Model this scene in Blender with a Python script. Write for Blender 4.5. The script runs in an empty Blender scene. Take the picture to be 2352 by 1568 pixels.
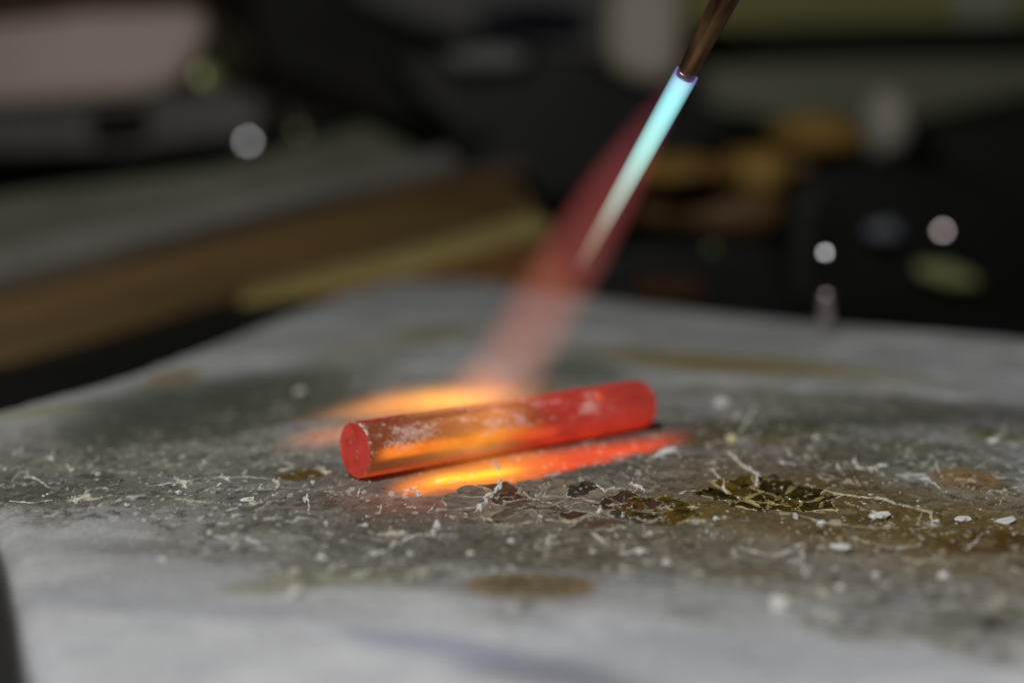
import bpy, bmesh, math, random
import numpy as np
from mathutils import Vector, Matrix, noise as mn

random.seed(7)
rng = np.random.RandomState(11)
SC = bpy.context.scene
SC.unit_settings.system = 'METRIC'
SC.unit_settings.scale_length = 0.01          # one unit is one centimetre

# ------------------------------------------------------------------ camera
CAM_H, PITCH, HFOV = 3.5, math.radians(8.0), math.radians(40.0)
SENS = 22.3
FPX = 1176.0 / math.tan(HFOV / 2)             # focal length in pixels of a 2352 wide frame
cam_d = bpy.data.cameras.new('camera')
cam = bpy.data.objects.new('camera', cam_d)
SC.collection.objects.link(cam)
cam.location = (0, 0, CAM_H)
cam.rotation_euler = (math.pi / 2 - PITCH, 0, 0)
cam_d.sensor_width = SENS
cam_d.lens = SENS / 2 / math.tan(HFOV / 2)
cam_d.clip_start, cam_d.clip_end = 0.5, 2000
cam_d.dof.use_dof = True
cam_d.dof.focus_distance = 14.0
APERTURE = 0.47
cam_d.dof.aperture_fstop = cam_d.lens * 0.001 / APERTURE
SC.camera = cam

# ------------------------------------------------------------------ world, lamps, exposure
w = bpy.data.worlds.new('World'); SC.world = w; w.use_nodes = True
bg = w.node_tree.nodes['Background']
bg.inputs[0].default_value = (1.0, 0.95, 0.74, 1); bg.inputs[1].default_value = 0.035


def area_lamp(name, loc, target, size, energy, col):
    d = bpy.data.lights.new(name, 'AREA'); d.shape = 'DISK'; d.size = size; d.energy = energy; d.color = col
    o = bpy.data.objects.new(name, d); SC.collection.objects.link(o)
    o.location = loc
    o.rotation_euler = (Vector(target) - Vector(loc)).to_track_quat('-Z', 'Y').to_euler()
    return o


LAMP = Vector((-9, -4, 29))
area_lamp('key_lamp', LAMP, (0, 14, 0), 4.5, 11600, (1.0, 0.985, 0.96))
SC.view_settings.view_transform = 'Standard'
SC.view_settings.look = 'None'
SC.view_settings.exposure = 0
SC.view_settings.gamma = 1
SC.cycles.use_denoising = True
SC.cycles.volume_step_rate = 0.5
SC.cycles.volume_bounces = 0
SC.cycles.max_bounces = 6
SC.cycles.transparent_max_bounces = 16
SC.cycles.sample_clamp_indirect = 4

# ------------------------------------------------------------------ projection helpers (used to find where things stand)
R_ = Vector((1, 0, 0)); F_ = Vector((0, math.cos(PITCH), -math.sin(PITCH))); U_ = Vector((0, math.sin(PITCH), math.cos(PITCH)))
C_ = Vector((0, 0, CAM_H))


def W(px, py, depth):
    return C_ + depth * (F_ + (px - 1176) / FPX * R_ - (py - 784) / FPX * U_)


def G(px, py, z=0.0):
    d = F_ + (px - 1176) / FPX * R_ - (py - 784) / FPX * U_
    return C_ + d * ((z - CAM_H) / d.z)


def to_px(x, y, z=0.0):
    dz = z - CAM_H
    dep = y * math.cos(PITCH) - dz * math.sin(PITCH)
    up = y * math.sin(PITCH) + dz * math.cos(PITCH)
    return 1176 + FPX * x / dep, 784 - FPX * up / dep


# ------------------------------------------------------------------ object helpers
def tag(o, label=None, cat=None, group=None, kind=None):
    if label: o['label'] = label
    if cat: o['category'] = cat
    if group: o['group'] = group
    if kind: o['kind'] = kind
    return o


def link(name, me, mat=None, parent=None, smooth=True):
    o = bpy.data.objects.new(name, me); SC.collection.objects.link(o)
    if mat: me.materials.append(mat)
    if parent: o.parent = parent
    if smooth and len(me.polygons):
        me.polygons.foreach_set('use_smooth', [True] * len(me.polygons))
    return o


def from_bm(name, bm, mat=None, parent=None, smooth=True):
    bmesh.ops.recalc_face_normals(bm, faces=bm.faces)
    me = bpy.data.meshes.new(name); bm.to_mesh(me); bm.free()
    return link(name, me, mat, parent, smooth)


def empty(name, loc=(0, 0, 0)):
    o = bpy.data.objects.new(name, None); SC.collection.objects.link(o); o.location = loc
    o.empty_display_size = 1
    return o


# ------------------------------------------------------------------ materials
def mat_new(name):
    m = bpy.data.materials.new(name); m.use_nodes = True
    nt = m.node_tree; nt.nodes.clear()
    out = nt.nodes.new('ShaderNodeOutputMaterial')
    return m, nt, out


def N(nt, typ, **kw):
    n = nt.nodes.new(typ)
    for k, v in kw.items():
        if k.startswith('i_'):
            key = k[2:]
            key = int(key) if key.isdigit() else key.replace('_', ' ')
            n.inputs[key].default_value = v
        else:
            setattr(n, k, v)
    return n


def M_(nt, op, a, b=None, c=None, clamp=False):
    n = nt.nodes.new('ShaderNodeMath'); n.operation = op; n.use_clamp = clamp
    for i, v in enumerate((a, b, c)):
        if v is None: continue
        if isinstance(v, (int, float)): n.inputs[i].default_value = v
        else: nt.links.new(v, n.inputs[i])
    return n.outputs[0]


GAIN = 1.0


def simple_mat(name, col, col2=None, rough=0.6, metal=0.0, scale=1.5, bump=0.15, stretch=(1, 1, 1), spec=0.5):
    g = min(GAIN, .8 / max(col)) if (max(col) > .05 and metal == 0) else 1.0
    col = tuple(c * g for c in col); col2 = tuple(c * g for c in col2) if col2 else None
    m, nt, out = mat_new(name)
    p = N(nt, 'ShaderNodeBsdfPrincipled'); p.inputs['Metallic'].default_value = metal
    p.inputs['Specular IOR Level'].default_value = spec if max(col) > .08 or rough < .45 else .12
    tc = N(nt, 'ShaderNodeTexCoord'); mp = N(nt, 'ShaderNodeMapping'); mp.inputs['Scale'].default_value = stretch
    nt.links.new(tc.outputs['Object'], mp.inputs[0])
    ns = N(nt, 'ShaderNodeTexNoise'); ns.inputs['Scale'].default_value = scale; ns.inputs['Detail'].default_value = 5
    nt.links.new(mp.outputs[0], ns.inputs['Vector'])
    mx = N(nt, 'ShaderNodeMix', data_type='RGBA')
    mr = N(nt, 'ShaderNodeMapRange'); mr.inputs[1].default_value = .35; mr.inputs[2].default_value = .65
    nt.links.new(ns.outputs[0], mr.inputs[0]); nt.links.new(mr.outputs[0], mx.inputs[0])
    c2 = col2 or tuple(c * .6 for c in col)
    mx.inputs[6].default_value = (*col, 1); mx.inputs[7].default_value = (*c2, 1)
    nt.links.new(mx.outputs[2], p.inputs['Base Color'])
    rr = M_(nt, 'MULTIPLY_ADD', ns.outputs[0], .2, rough - .1, clamp=True)
    nt.links.new(rr, p.inputs['Roughness'])
    b = N(nt, 'ShaderNodeBump'); b.inputs['Strength'].default_value = bump; b.inputs['Distance'].default_value = .05
    nt.links.new(ns.outputs[0], b.inputs['Height']); nt.links.new(b.outputs[0], p.inputs['Normal'])
    nt.links.new(p.outputs[0], out.inputs[0])
    return m


# ------------------------------------------------------------------ numpy noise
def _hash(ix, iy, s):
    h = (ix.astype(np.int64) * 374761393 + iy.astype(np.int64) * 668265263 + s * 974634777) & 0xffffffff
    h = ((h ^ (h >> 13)) * 1274126177) & 0xffffffff
    h = ((h ^ (h >> 16)) * 2246822519) & 0xffffffff
    return ((h ^ (h >> 15)) & 0xffffff) / float(0xffffff)


def vnoise(x, y, s=0):
    ix = np.floor(x); iy = np.floor(y); fx = x - ix; fy = y - iy
    fx = fx * fx * fx * (fx * (fx * 6 - 15) + 10); fy = fy * fy * fy * (fy * (fy * 6 - 15) + 10)
    a = _hash(ix, iy, s); b = _hash(ix + 1, iy, s); c = _hash(ix, iy + 1, s); d = _hash(ix + 1, iy + 1, s)
    return (a * (1 - fx) + b * fx) * (1 - fy) + (c * (1 - fx) + d * fx) * fy


def fbm(x, y, f, o=4, s=0):
    t = 0; a = 1; n = 0
    for k in range(o):
        cs, sn = math.cos(k * 1.1 + .4), math.sin(k * 1.1 + .4)
        t = t + a * vnoise((x * cs - y * sn) * f + 13.7 * k, (x * sn + y * cs) * f + 7.1 * k, s + k); n += a; a *= .5; f *= 2.03
    return t / n


def worley(x, y, f, s=0):
    """first two distances and cell id value"""
    X = x * f; Y = y * f; ix = np.floor(X); iy = np.floor(Y)
    d1 = np.full(X.shape, 9.); d2 = np.full(X.shape, 9.); cid = np.zeros(X.shape)
    for i in (-1, 0, 1):
        for j in (-1, 0, 1):
            cx = ix + i; cy = iy + j
            dx = cx + _hash(cx, cy, s) - X; dy = cy + _hash(cx, cy, s + 57) - Y
            d = np.sqrt(dx * dx + dy * dy)
            m = d < d1
            d2 = np.where(m, d1, np.minimum(d2, d)); cid = np.where(m, _hash(cx, cy, s + 99), cid); d1 = np.where(m, d, d1)
    return d1, d2, cid


def ss(a, b, x):
    t = np.clip((x - a) / (b - a), 0, 1); return t * t * (3 - 2 * t)


# ------------------------------------------------------------------ the soldering board
OUT_PX = [(160, 1760), (72, 1568), (38, 1380), (4, 1240), (-60, 1130), (-150, 1060), (-175, 1010), (-120, 968), (0, 936), (120, 905), (270, 866), (430, 806),
          (560, 757), (700, 703), (800, 668), (880, 647), (960, 636), (1060, 638), (1200, 656), (1400, 686), (1620, 712), (1860, 738), (2100, 756), (2352, 776), (2750, 812)]
outline = [(G(*p).x, G(*p).y) for p in OUT_PX]
outline += [(13.5, 15.5), (13.2, 11), (10.5, 6), (6, 2.8), (1.5, 1.8), (-1.0, 3.6)]
# smooth the outline
ol = np.array(outline)
for _ in range(3):
    nxt = np.roll(ol, -1, 0)
    ol = np.stack([ol * .75 + nxt * .25, ol * .25 + nxt * .75], 1).reshape(-1, 2)


def outline_sd(x, y):
    """signed distance to outline, positive inside"""
    sh = x.shape; x = x.ravel(); y = y.ravel()
    d = np.full(x.shape, 1e9); ins = np.zeros(x.shape, bool)
    P = ol; Q = np.roll(ol, -1, 0)
    for (ax, ay), (bx, by) in zip(P, Q):
        ex, ey = bx - ax, by - ay
        L = ex * ex + ey * ey + 1e-12
        t = np.clip(((x - ax) * ex + (y - ay) * ey) / L, 0, 1)
        d = np.minimum(d, (x - ax - t * ex) ** 2 + (y - ay - t * ey) ** 2)
        if ay != by:
            c = ((ay > y) != (by > y)) & (x < (bx - ax) * (y - ay) / (by - ay) + ax)
            ins ^= c
    d = np.sqrt(d)
    return np.where(ins, d, -d).reshape(sh)


def rowspace():
    v = [1.2]
    while v[-1] < 36:
        y = v[-1]
        v.append(y + (0.10 if y < 6.5 else max(0.016, 0.016 * (y / 11.) ** 2.1)))
    return np.array(v)


ys = rowspace()
ts = np.concatenate([np.linspace(-.75, -.42, 60)[:-1], np.linspace(-.42, .42, 1000), np.linspace(.42, 1.6, 150)[1:]])
# fan shaped grid: denser near the rod, coarser far away
TT, YY = np.meshgrid(ts, ys)
XX = TT * np.maximum(YY, 5.5)
SD = outline_sd(XX, YY)
PU, PV = to_px(XX, YY)


def bell(u, v, ru, rv, rot=0., soft=.35, wob=0.25, s=3):
    """stain mask of elliptical outline with ragged edge"""
    c, sn = math.cos(math.radians(rot)), math.sin(math.radians(rot))
    du = PU - u; dv = PV - v
    a = (du * c + dv * sn) / ru; b = (-du * sn + dv * c) / rv
    r = np.sqrt(a * a + b * b) + wob * (NW[s % 3] - .5) * 2
    return 1 - ss(1 - soft, 1 + soft, r)


NW = [fbm(XX, YY, 1.2, 4, 21), fbm(XX, YY, 2.6, 4, 31), fbm(XX, YY, 5., 4, 41)]
n_lo = fbm(XX, YY, .55, 3, 51)
n_mid = fbm(XX, YY, 2.2, 5, 61)
n_hi = fbm(XX, YY, 11., 4, 71)
n_fine = fbm(XX, YY, 38., 2, 81)

# --- colour layers (stains, soot and flux on the ceramic, bluish front bands, dark sides)
clean = np.array([.455, .46, .47]); dirty = np.array([.16, .148, .12]); soot = np.array([.072, .074, .062])
col = np.empty(XX.shape + (3,)); col[:] = clean


def mixc(mask, c):
    global col
    m = mask[..., None] if mask.ndim == 2 else mask
    col = col * (1 - m) + np.array(c) * m


low = np.interp(PU, [-400, 0, 300, 700, 1000, 1400, 1700, 2000, 2500], [1170, 1175, 1215, 1300, 1330, 1330, 1375, 1430, 1490])
upp = np.interp(PU, [-400, 0, 300, 700, 1000, 1400, 1700, 2500], [1060, 1030, 960, 860, 860, 870, 900, 930])
wig = (NW[0] - .5) * 170 + (n_lo - .5) * 120
zone = ss(-60, 40, low - PV + wig) * ss(-50, 60, PV - upp + wig * .6)
mixc(zone * (0.62 + .5 * (n_mid - .5)), dirty)
mixc(np.clip(ss(.46, .62, n_mid) * zone * .8, 0, 1), soot * .9)
mixc(np.clip(ss(.48, .60, fbm(XX * .5, YY, 1.6, 4, 171)) * zone * .6, 0, 1), (.085, .078, .058))
mixc(ss(.50, .62, NW[1]) * ss(1250, 900, PV) * ss(700, 760, PV) * .35, (.2, .2, .17))
# grey-green veil over the back part
mixc(ss(.42, .62, n_lo + (NW[0] - .5) * .6) * ss(1010, 900, PV) * .5, (.2, .205, .18))
mot = fbm(XX * .7, YY * 1.1, .9, 4, 181); mot2 = fbm(XX, YY * 1.6, 2.2, 4, 191)
mixc(ss(.40, .66, mot) * (.25 + .45 * ss(1470, 1330, PV)), (.28, .285, .292))
mixc(ss(.48, .62, mot2) * .35, (.33, .335, .35))
mixc(ss(1460, 1330, PV + (mot - .5) * 160) * ss(1500, 900, PU * .6) * .45, (.24, .24, .235))
B = [  # u, v, ru, rv, rot, soft, colour, strength
    (480, 930, 330, 62, -9, .4, (.075, .08, .068), .85), (330, 985, 230, 26, -4, .35, (.08, .085, .07), .6),
    (640, 880, 150, 30, -8, .5, (.1, .105, .085), .5), (780, 905, 80, 25, -5, .5, (.1, .105, .09), .5),
    (235, 1100, 55, 15, 3, .25, (.055, .06, .05), .75), (60, 1130, 170, 34, 3, .5, (.07, .07, .06), .7),
    (260, 1140, 200, 30, 3, .5, (.09, .085, .07), .5),
    (1000, 765, 90, 14, -5, .5, (.17, .15, .085), .7), (840, 800, 150, 10, -8, .5, (.2, .18, .12), .5), (400, 862, 60, 13, -10, .5, (.17, .13, .07), .7),
    (100, 945, 110, 12, -6, .5, (.2, .2, .12), .5),
    (1640, 832, 290, 20, 4, .5, (.17, .145, .075), .8), (2010, 862, 200, 14, 3, .5, (.18, .16, .09), .4),
    (1330, 850, 110, 28, 3, .5, (.09, .095, .08), .75), (1250, 890, 60, 18, 0, .5, (.08, .08, .07), .6),
    (1740, 985, 190, 24, 2, .4, (.075, .07, .045), .85), (1960, 940, 250, 30, 3, .5, (.12, .12, .09), .6), (2180, 935, 200, 18, 3, .5, (.09, .09, .08), .5),
    (1620, 1010, 80, 20, 0, .4, (.10, .07, .025), .7), (1800, 1018, 70, 12, 0, .5, (.13, .09, .03), .7), (2050, 1040, 250, 35, 4, .5, (.10, .10, .075), .7),
    (2215, 1095, 90, 22, 6, .4, (.20, .12, .04), .7), (1930, 1098, 70, 22, 5, .4, (.09, .06, .05), .7), (2300, 1000, 80, 14, 4, .4, (.12, .13, .06), .7),
    (2000, 1140, 420, 50, 4, .4, (.14, .11, .065), .65), (2030, 1185, 420, 42, 5, .4, (.13, .10, .04), .7), (2010, 1225, 300, 30, 3, .4, (.13, .10, .05), .6),
    (2290, 1235, 130, 32, -2, .3, (.075, .042, .012), .9), (1700, 1180, 260, 34, 2, .5, (.13, .115, .08), .6), (2300, 1360, 140, 30, 0, .5, (.14, .12, .085), .5),
    (1290, 1170, 250, 46, 3, .4, (.085, .062, .05), .85), (1180, 1265, 340, 36, 2, .5, (.105, .103, .09), .75), (940, 1240, 300, 40, -3, .5, (.13, .125, .11), .65),
    (1215, 1347, 152, 37, 0, .18, (.155, .128, .088), .95), (1215, 1333, 105, 20, 0, .5, (.10, .085, .06), .55),
    (730, 1328, 200, 19, -7, .6, (.19, .185, .145), .7), (930, 1318, 90, 15, 0, .6, (.17, .16, .125), .5), (500, 1270, 330, 22, 3, .5, (.15, .145, .135), .6),
    (1640, 1300, 130, 20, 0, .5, (.16, .15, .11), .5), (1480, 1240, 220, 26, 3, .5, (.12, .115, .095), .6), (2000, 1380, 80, 14, 0, .5, (.12, .11, .09), .6),
    (1760, 1300, 60, 16, 0, .5, (.12, .105, .08), .5),
    (1290, 1555, 260, 40, 7, .5, (.17, .175, .195), .7), (1010, 1490, 230, 26, 10, .5, (.25, .26, .30), .7), (420, 1395, 420, 22, 4, .5, (.28, .285, .31), .45),  # bluish grey bands across the near front
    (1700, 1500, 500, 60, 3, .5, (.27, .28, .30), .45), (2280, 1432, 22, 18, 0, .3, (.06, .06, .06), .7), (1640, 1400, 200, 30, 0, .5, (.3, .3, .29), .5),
    (1950, 1190, 520, 85, 3, .6, (.115, .085, .04), .6), (1700, 1090, 330, 60, 2, .6, (.12, .098, .065), .55), (2250, 1300, 260, 40, 3, .6, (.14, .115, .07), .55), (1900, 1330, 260, 30, 2, .6, (.15, .13, .095), .5),
    (1500, 1260, 420, 50, 3, .6, (.12, .105, .075), .5), (350, 1070, 420, 60, 0, .6, (.10, .095, .08), .45), (760, 1190, 340, 45, 0, .6, (.10, .09, .075), .5), (420, 915, 260, 45, -10, .4, (.06, .066, .054), .6),
    (1010, 1175, 200, 26, -4, .5, (.15, .115, .095), .6), (700, 1088, 60, 13, -4, .25, (.12, .085, .03), .8), (650, 1150, 180, 18, 0, .5, (.10, .09, .08), .55),
    (900, 1190, 160, 20, -4, .5, (.12, .11, .1), .5), (1540, 1170, 120, 24, 5, .4, (.15, .12, .04), .6),
]
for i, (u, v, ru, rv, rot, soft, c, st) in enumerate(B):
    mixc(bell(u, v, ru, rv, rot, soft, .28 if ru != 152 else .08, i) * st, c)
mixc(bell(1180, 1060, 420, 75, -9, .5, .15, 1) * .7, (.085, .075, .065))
# flux tide marks and granular grime
mixc(np.clip(ss(.55, .7, n_hi) * zone * .6, 0, 1), (.06, .058, .045))
mixc(np.clip(ss(.60, .72, fbm(XX, YY, 6, 4, 141)) * zone * .3, 0, 1), (.30, .29, .26))
pits = ss(.74, .82, n_fine) * ss(.45, .6, n_hi) * (.25 + .75 * zone)
mixc(pits * .8, (.03, .03, .025))

# --- crackle network of torn skin
wx = XX + (fbm(XX, YY, 3., 4, 101) - .5) * .45; wy = YY + (fbm(XX, YY, 3., 4, 111) - .5) * .55
d1, d2, cid = worley(wx, wy, 1.55, 5)
e1 = d2 - d1
d1b, d2b, cidb = worley(wx + 3.3, wy * 1.1, 4.2, 9)
e2 = d2b - d1b
d1c, d2c, cidc = worley(wx * 1.0, wy * 1.1 + 5, 9.5, 15)
e3 = d2c - d1c
br = ss(.47, .60, fbm(XX, YY, 2.4, 3, 121)); br2 = ss(.52, .64, fbm(XX, YY, 5., 3, 131)); br3 = ss(.56, .68, fbm(XX, YY, 7., 3, 151))
line1 = (1 - ss(.0, .028, e1)) * br * zone
line2 = (1 - ss(.0, .05, e2)) * br2 * zone
line3 = (1 - ss(.0, .09, e3)) * br3 * zone
mixc(line1 * .8, (.52, .50, .44)); mixc(line2 * .38, (.40, .39, .34)); mixc(line3 * .12, (.32, .30, .26))
spk = ss(.80, .87, vnoise(XX * 14, YY * 9, 161)) * ss(.35, .6, n_mid) * zone
mixc(hollowA * .75, (.085, .068, .05)) if 0 else None
mixc(spk * .5, (.55, .55, .52))
lum = col.mean(-1, keepdims=True); col = np.clip(lum + (col - lum) * 1.55, 0.004, 1)
col = .46 * (np.clip(col, .004, 1) / .46) ** 1.28
col *= (0.86 + .28 * n_fine)[..., None]
mixc(ss(.06, -.05, SD), (.022, .021, .02))

# --- height
Z = (n_lo - .5) * .16 * ss(0, 2, SD) + (n_mid - .5) * .042 + (n_hi - .5) * .013 * (0.3 + zone) + (n_fine - .5) * .006
Z += line1 * .018 + line2 * .008 + line3 * .005 - pits * .015 + spk * .008
Z += -(1 - ss(.0, .25, d1b)) * .012 * zone
# crust hollows where the flakes and glass blobs lie
hollowA = bell(1290, 1166, 220, 40, 3, .4, .2, 1); hollowB = bell(1765, 1134, 125, 30, 6, .3, .2, 2)
Z -= .035 * hollowA + .07 * hollowB
Z -= .05 * bell(480, 935, 300, 60, -9, .6, .2, 0) * 3
Z -= .0 * bell(1215, 1347, 150, 35, 0, .2, .05, 0)
bed = bell(1100, 1035, 420, 90, -9, .5, 0, 0)
Z *= (1 - .75 * bed)                            # flatter under the rod
Z = np.where(SD < .28, Z * ss(-.1, .28, SD) - .15 * (1 - ss(-.05, .28, SD)) ** 2, Z)
Z = np.where(SD < 0, np.minimum(Z, -.14 - 1.2 * np.clip(-SD / .18, 0, 1)), Z)

hollow_dark = 0
# --- incandescent patches of the board (they give off light)
def curve(xs, vs, u):
    return np.interp(u, xs, vs)


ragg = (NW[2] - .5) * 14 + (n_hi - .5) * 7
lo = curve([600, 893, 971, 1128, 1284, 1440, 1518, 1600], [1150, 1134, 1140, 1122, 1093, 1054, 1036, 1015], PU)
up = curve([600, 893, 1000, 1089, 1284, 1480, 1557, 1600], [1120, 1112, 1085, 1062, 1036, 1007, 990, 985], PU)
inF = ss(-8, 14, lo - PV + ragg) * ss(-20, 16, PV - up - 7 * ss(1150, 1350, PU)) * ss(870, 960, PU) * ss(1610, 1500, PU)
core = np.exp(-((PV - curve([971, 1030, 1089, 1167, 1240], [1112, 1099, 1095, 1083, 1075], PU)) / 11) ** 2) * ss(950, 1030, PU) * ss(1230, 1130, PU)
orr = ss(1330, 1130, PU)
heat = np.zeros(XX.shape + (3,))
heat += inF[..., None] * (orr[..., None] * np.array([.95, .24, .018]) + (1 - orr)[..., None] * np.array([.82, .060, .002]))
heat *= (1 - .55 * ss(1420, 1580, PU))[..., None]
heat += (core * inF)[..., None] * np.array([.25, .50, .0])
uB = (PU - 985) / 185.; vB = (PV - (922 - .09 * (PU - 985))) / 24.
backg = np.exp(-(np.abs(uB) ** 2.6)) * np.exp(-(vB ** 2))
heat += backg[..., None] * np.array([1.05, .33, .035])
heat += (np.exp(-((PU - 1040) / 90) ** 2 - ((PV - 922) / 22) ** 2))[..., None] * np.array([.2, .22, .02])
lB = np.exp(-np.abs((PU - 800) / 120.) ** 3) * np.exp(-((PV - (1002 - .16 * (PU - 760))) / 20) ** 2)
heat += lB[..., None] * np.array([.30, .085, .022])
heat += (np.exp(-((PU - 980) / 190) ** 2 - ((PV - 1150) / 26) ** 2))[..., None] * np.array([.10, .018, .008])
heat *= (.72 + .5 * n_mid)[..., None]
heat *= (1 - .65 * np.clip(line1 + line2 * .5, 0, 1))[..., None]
mixc(hollowA * .6, (.25, .215, .165)); mixc(hollowB * .8, (.30, .23, .095))
gloss = np.clip(.35 * zone + hollowA * .5 + hollowB * .6 + bell(2290, 1235, 130, 32, -2, .3, .2, 1) * .5 + bell(700, 1088, 60, 13, -4, .3, .2, 1) * .7, 0, 1)

# --- build mesh
ny, nx = XX.shape
co = np.stack([XX, YY, Z], -1).reshape(-1, 3)
keepv = (SD > -.19)
idx = np.arange(ny * nx).reshape(ny, nx)
q = np.stack([idx[:-1, :-1], idx[:-1, 1:], idx[1:, 1:], idx[1:, :-1]], -1).reshape(-1, 4)
kq = keepv.ravel()[q].any(1)
q = q[kq]
used = np.zeros(ny * nx, bool); used[q.ravel()] = True
remap = np.cumsum(used) - 1
q = remap[q]; co = co[used]
me = bpy.data.meshes.new('ceramic_slab')
me.vertices.add(len(co)); me.vertices.foreach_set('co', co.ravel().astype(np.float32))
me.loops.add(q.size); me.loops.foreach_set('vertex_index', q.ravel().astype(np.int32))
me.polygons.add(len(q)); me.polygons.foreach_set('loop_start', (np.arange(len(q)) * 4).astype(np.int32))
me.polygons.foreach_set('loop_total', np.full(len(q), 4, np.int32))
me.update(calc_edges=True)


def add_attr(me, name, arr, mask):
    a = me.attributes.new(name, 'FLOAT_COLOR', 'POINT')
    arr = arr.reshape(-1, arr.shape[-1] if arr.ndim == 3 else 1)
    if arr.shape[1] == 1: arr = np.repeat(arr, 3, 1)
    arr = arr[mask]
    a.data.foreach_set('color', np.concatenate([arr, np.ones((len(arr), 1))], 1).astype(np.float32).ravel())


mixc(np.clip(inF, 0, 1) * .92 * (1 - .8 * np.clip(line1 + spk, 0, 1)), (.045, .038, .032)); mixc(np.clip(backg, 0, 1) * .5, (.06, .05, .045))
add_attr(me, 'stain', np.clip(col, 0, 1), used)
add_attr(me, 'emitted_colour', heat, used)
add_attr(me, 'gloss', gloss[..., None], used)

mb, nt, out = mat_new('scorched_ceramic')
p = N(nt, 'ShaderNodeBsdfPrincipled')
a1 = N(nt, 'ShaderNodeAttribute', attribute_name='stain'); a2 = N(nt, 'ShaderNodeAttribute', attribute_name='emitted_colour'); a3 = N(nt, 'ShaderNodeAttribute', attribute_name='gloss')
tc = N(nt, 'ShaderNodeTexCoord')
ns = N(nt, 'ShaderNodeTexNoise'); ns.inputs['Scale'].default_value = 45; ns.inputs['Detail'].default_value = 4
nt.links.new(tc.outputs['Object'], ns.inputs['Vector'])
hs = N(nt, 'ShaderNodeMix', data_type='RGBA', blend_type='MULTIPLY'); hs.inputs[0].default_value = 1
mr = N(nt, 'ShaderNodeMapRange'); mr.inputs[1].default_value = .3; mr.inputs[2].default_value = .7; mr.inputs[3].default_value = .72; mr.inputs[4].default_value = 1.28
nt.links.new(ns.outputs[0], mr.inputs[0])
nt.links.new(a1.outputs['Color'], hs.inputs[6]); nt.links.new(mr.outputs[0], hs.inputs[7])
nt.links.new(hs.outputs[2], p.inputs['Base Color'])
nt.links.new(M_(nt, 'MULTIPLY_ADD', a3.outputs['Fac'], -.42, .85), p.inputs['Roughness'])
p.inputs['Specular IOR Level'].default_value = .45
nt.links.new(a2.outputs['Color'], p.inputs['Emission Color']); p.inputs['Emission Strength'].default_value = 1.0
b = N(nt, 'ShaderNodeBump'); b.inputs['Strength'].default_value = .6; b.inputs['Distance'].default_value = .012
nt.links.new(ns.outputs[0], b.inputs['Height']); nt.links.new(b.outputs[0], p.inputs['Normal'])
nt.links.new(p.outputs[0], out.inputs[0])

board = empty('soldering_board', (0, 14, -1.3))
tag(board, 'large pale grey ceramic board, scorched and crackled, under the glowing rod', 'soldering board')
slab = link('ceramic_slab', me, mb)
slab.parent = board; slab.matrix_parent_inverse = Matrix.Translation(-board.location)


def child(o, par=board):
    o.parent = par; o.matrix_parent_inverse = Matrix.Translation(-par.location); return o


# height lookup on the board
def zat(x, y):
    t = x / max(y, 5.5)
    j = int(np.clip(np.searchsorted(ts, t) - 1, 0, nx - 2)); i = int(np.clip(np.searchsorted(ys, y) - 1, 0, ny - 2))
    a = min(1, max(0, (t - ts[j]) / (ts[j + 1] - ts[j]))); b = min(1, max(0, (y - ys[i]) / (ys[i + 1] - ys[i])))
    return float((Z[i, j] * (1 - a) + Z[i, j + 1] * a) * (1 - b) + (Z[i + 1, j] * (1 - a) + Z[i + 1, j + 1] * a) * b)


def onb(px, py):
    p = G(px, py); z = zat(p.x, p.y)
    return Vector((p.x, p.y, z))


# --- white torn fibre ridges (each its own piece of the board's skin)
m_fib = simple_mat('white_torn_fibre', (.62, .61, .57), (.42, .40, .34), rough=.9, scale=14, bump=.6)
m_fib_tan = simple_mat('tan_torn_fibre', (.46, .41, .30), (.30, .26, .16), rough=.85, scale=14, bump=.6)


def resample(P, step):
    out = [P[0]]
    for a, b in zip(P[:-1], P[1:]):
        n = max(1, int((b - a).length / step))
        for k in range(1, n + 1): out.append(a.lerp(b, k / n))
    return out


def ridge(px_pts, w, h=.03, seed=0, mat=None):
    r = random.Random(seed * 17 + 3)
    P = resample([onb(*q) for q in px_pts], .045)
    off = seed * 3.7
    bm = bmesh.new(); rows = []
    n = len(P)
    for i, pnt in enumerate(P):
        t = (P[min(i + 1, n - 1)] - P[max(i - 1, 0)]); t.z = 0
        t.normalize() if t.length > 0 else None
        s = Vector((-t.y, t.x, 0))
        k = i / max(1, n - 1)
        taper = min(1, 5 * k + .25, 5 * (1 - k) + .2)
        ww = w * taper * (.35 + 1.4 * abs(mn.noise(Vector((i * .37 + off, 1.3, 0)))) * 1.6)
        jit = s * (mn.noise(Vector((i * .3, off, 5))) * w * 2.2)
        c = pnt + jit; z = zat(c.x, c.y)
        hh = h * taper * (.4 + 1.5 * abs(mn.noise(Vector((i * .45, off, 9)))))
        lean = s * ww * .5 * mn.noise(Vector((i * .2, off, 3)))
        ring = [c - s * ww + Vector((0, 0, z - c.z - .012)), c - s * ww * .55 + lean + Vector((0, 0, z - c.z + hh * .8)),
                c + s * ww * .4 + lean + Vector((0, 0, z - c.z + hh)), c + s * ww + Vector((0, 0, z - c.z - .012))]
        rows.append([bm.verts.new(v + Vector((r.uniform(-.006, .006), r.uniform(-.01, .01), r.uniform(-.003, .005)))) for v in ring])
    for a, bb in zip(rows[:-1], rows[1:]):
        for j in range(3): bm.faces.new((a[j], a[j + 1], bb[j + 1], bb[j]))
    bm.faces.new(rows[0]); bm.faces.new(rows[-1])
    return child(from_bm('fibre_ridge', bm, mat or m_fib, None, smooth=False))


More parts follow.
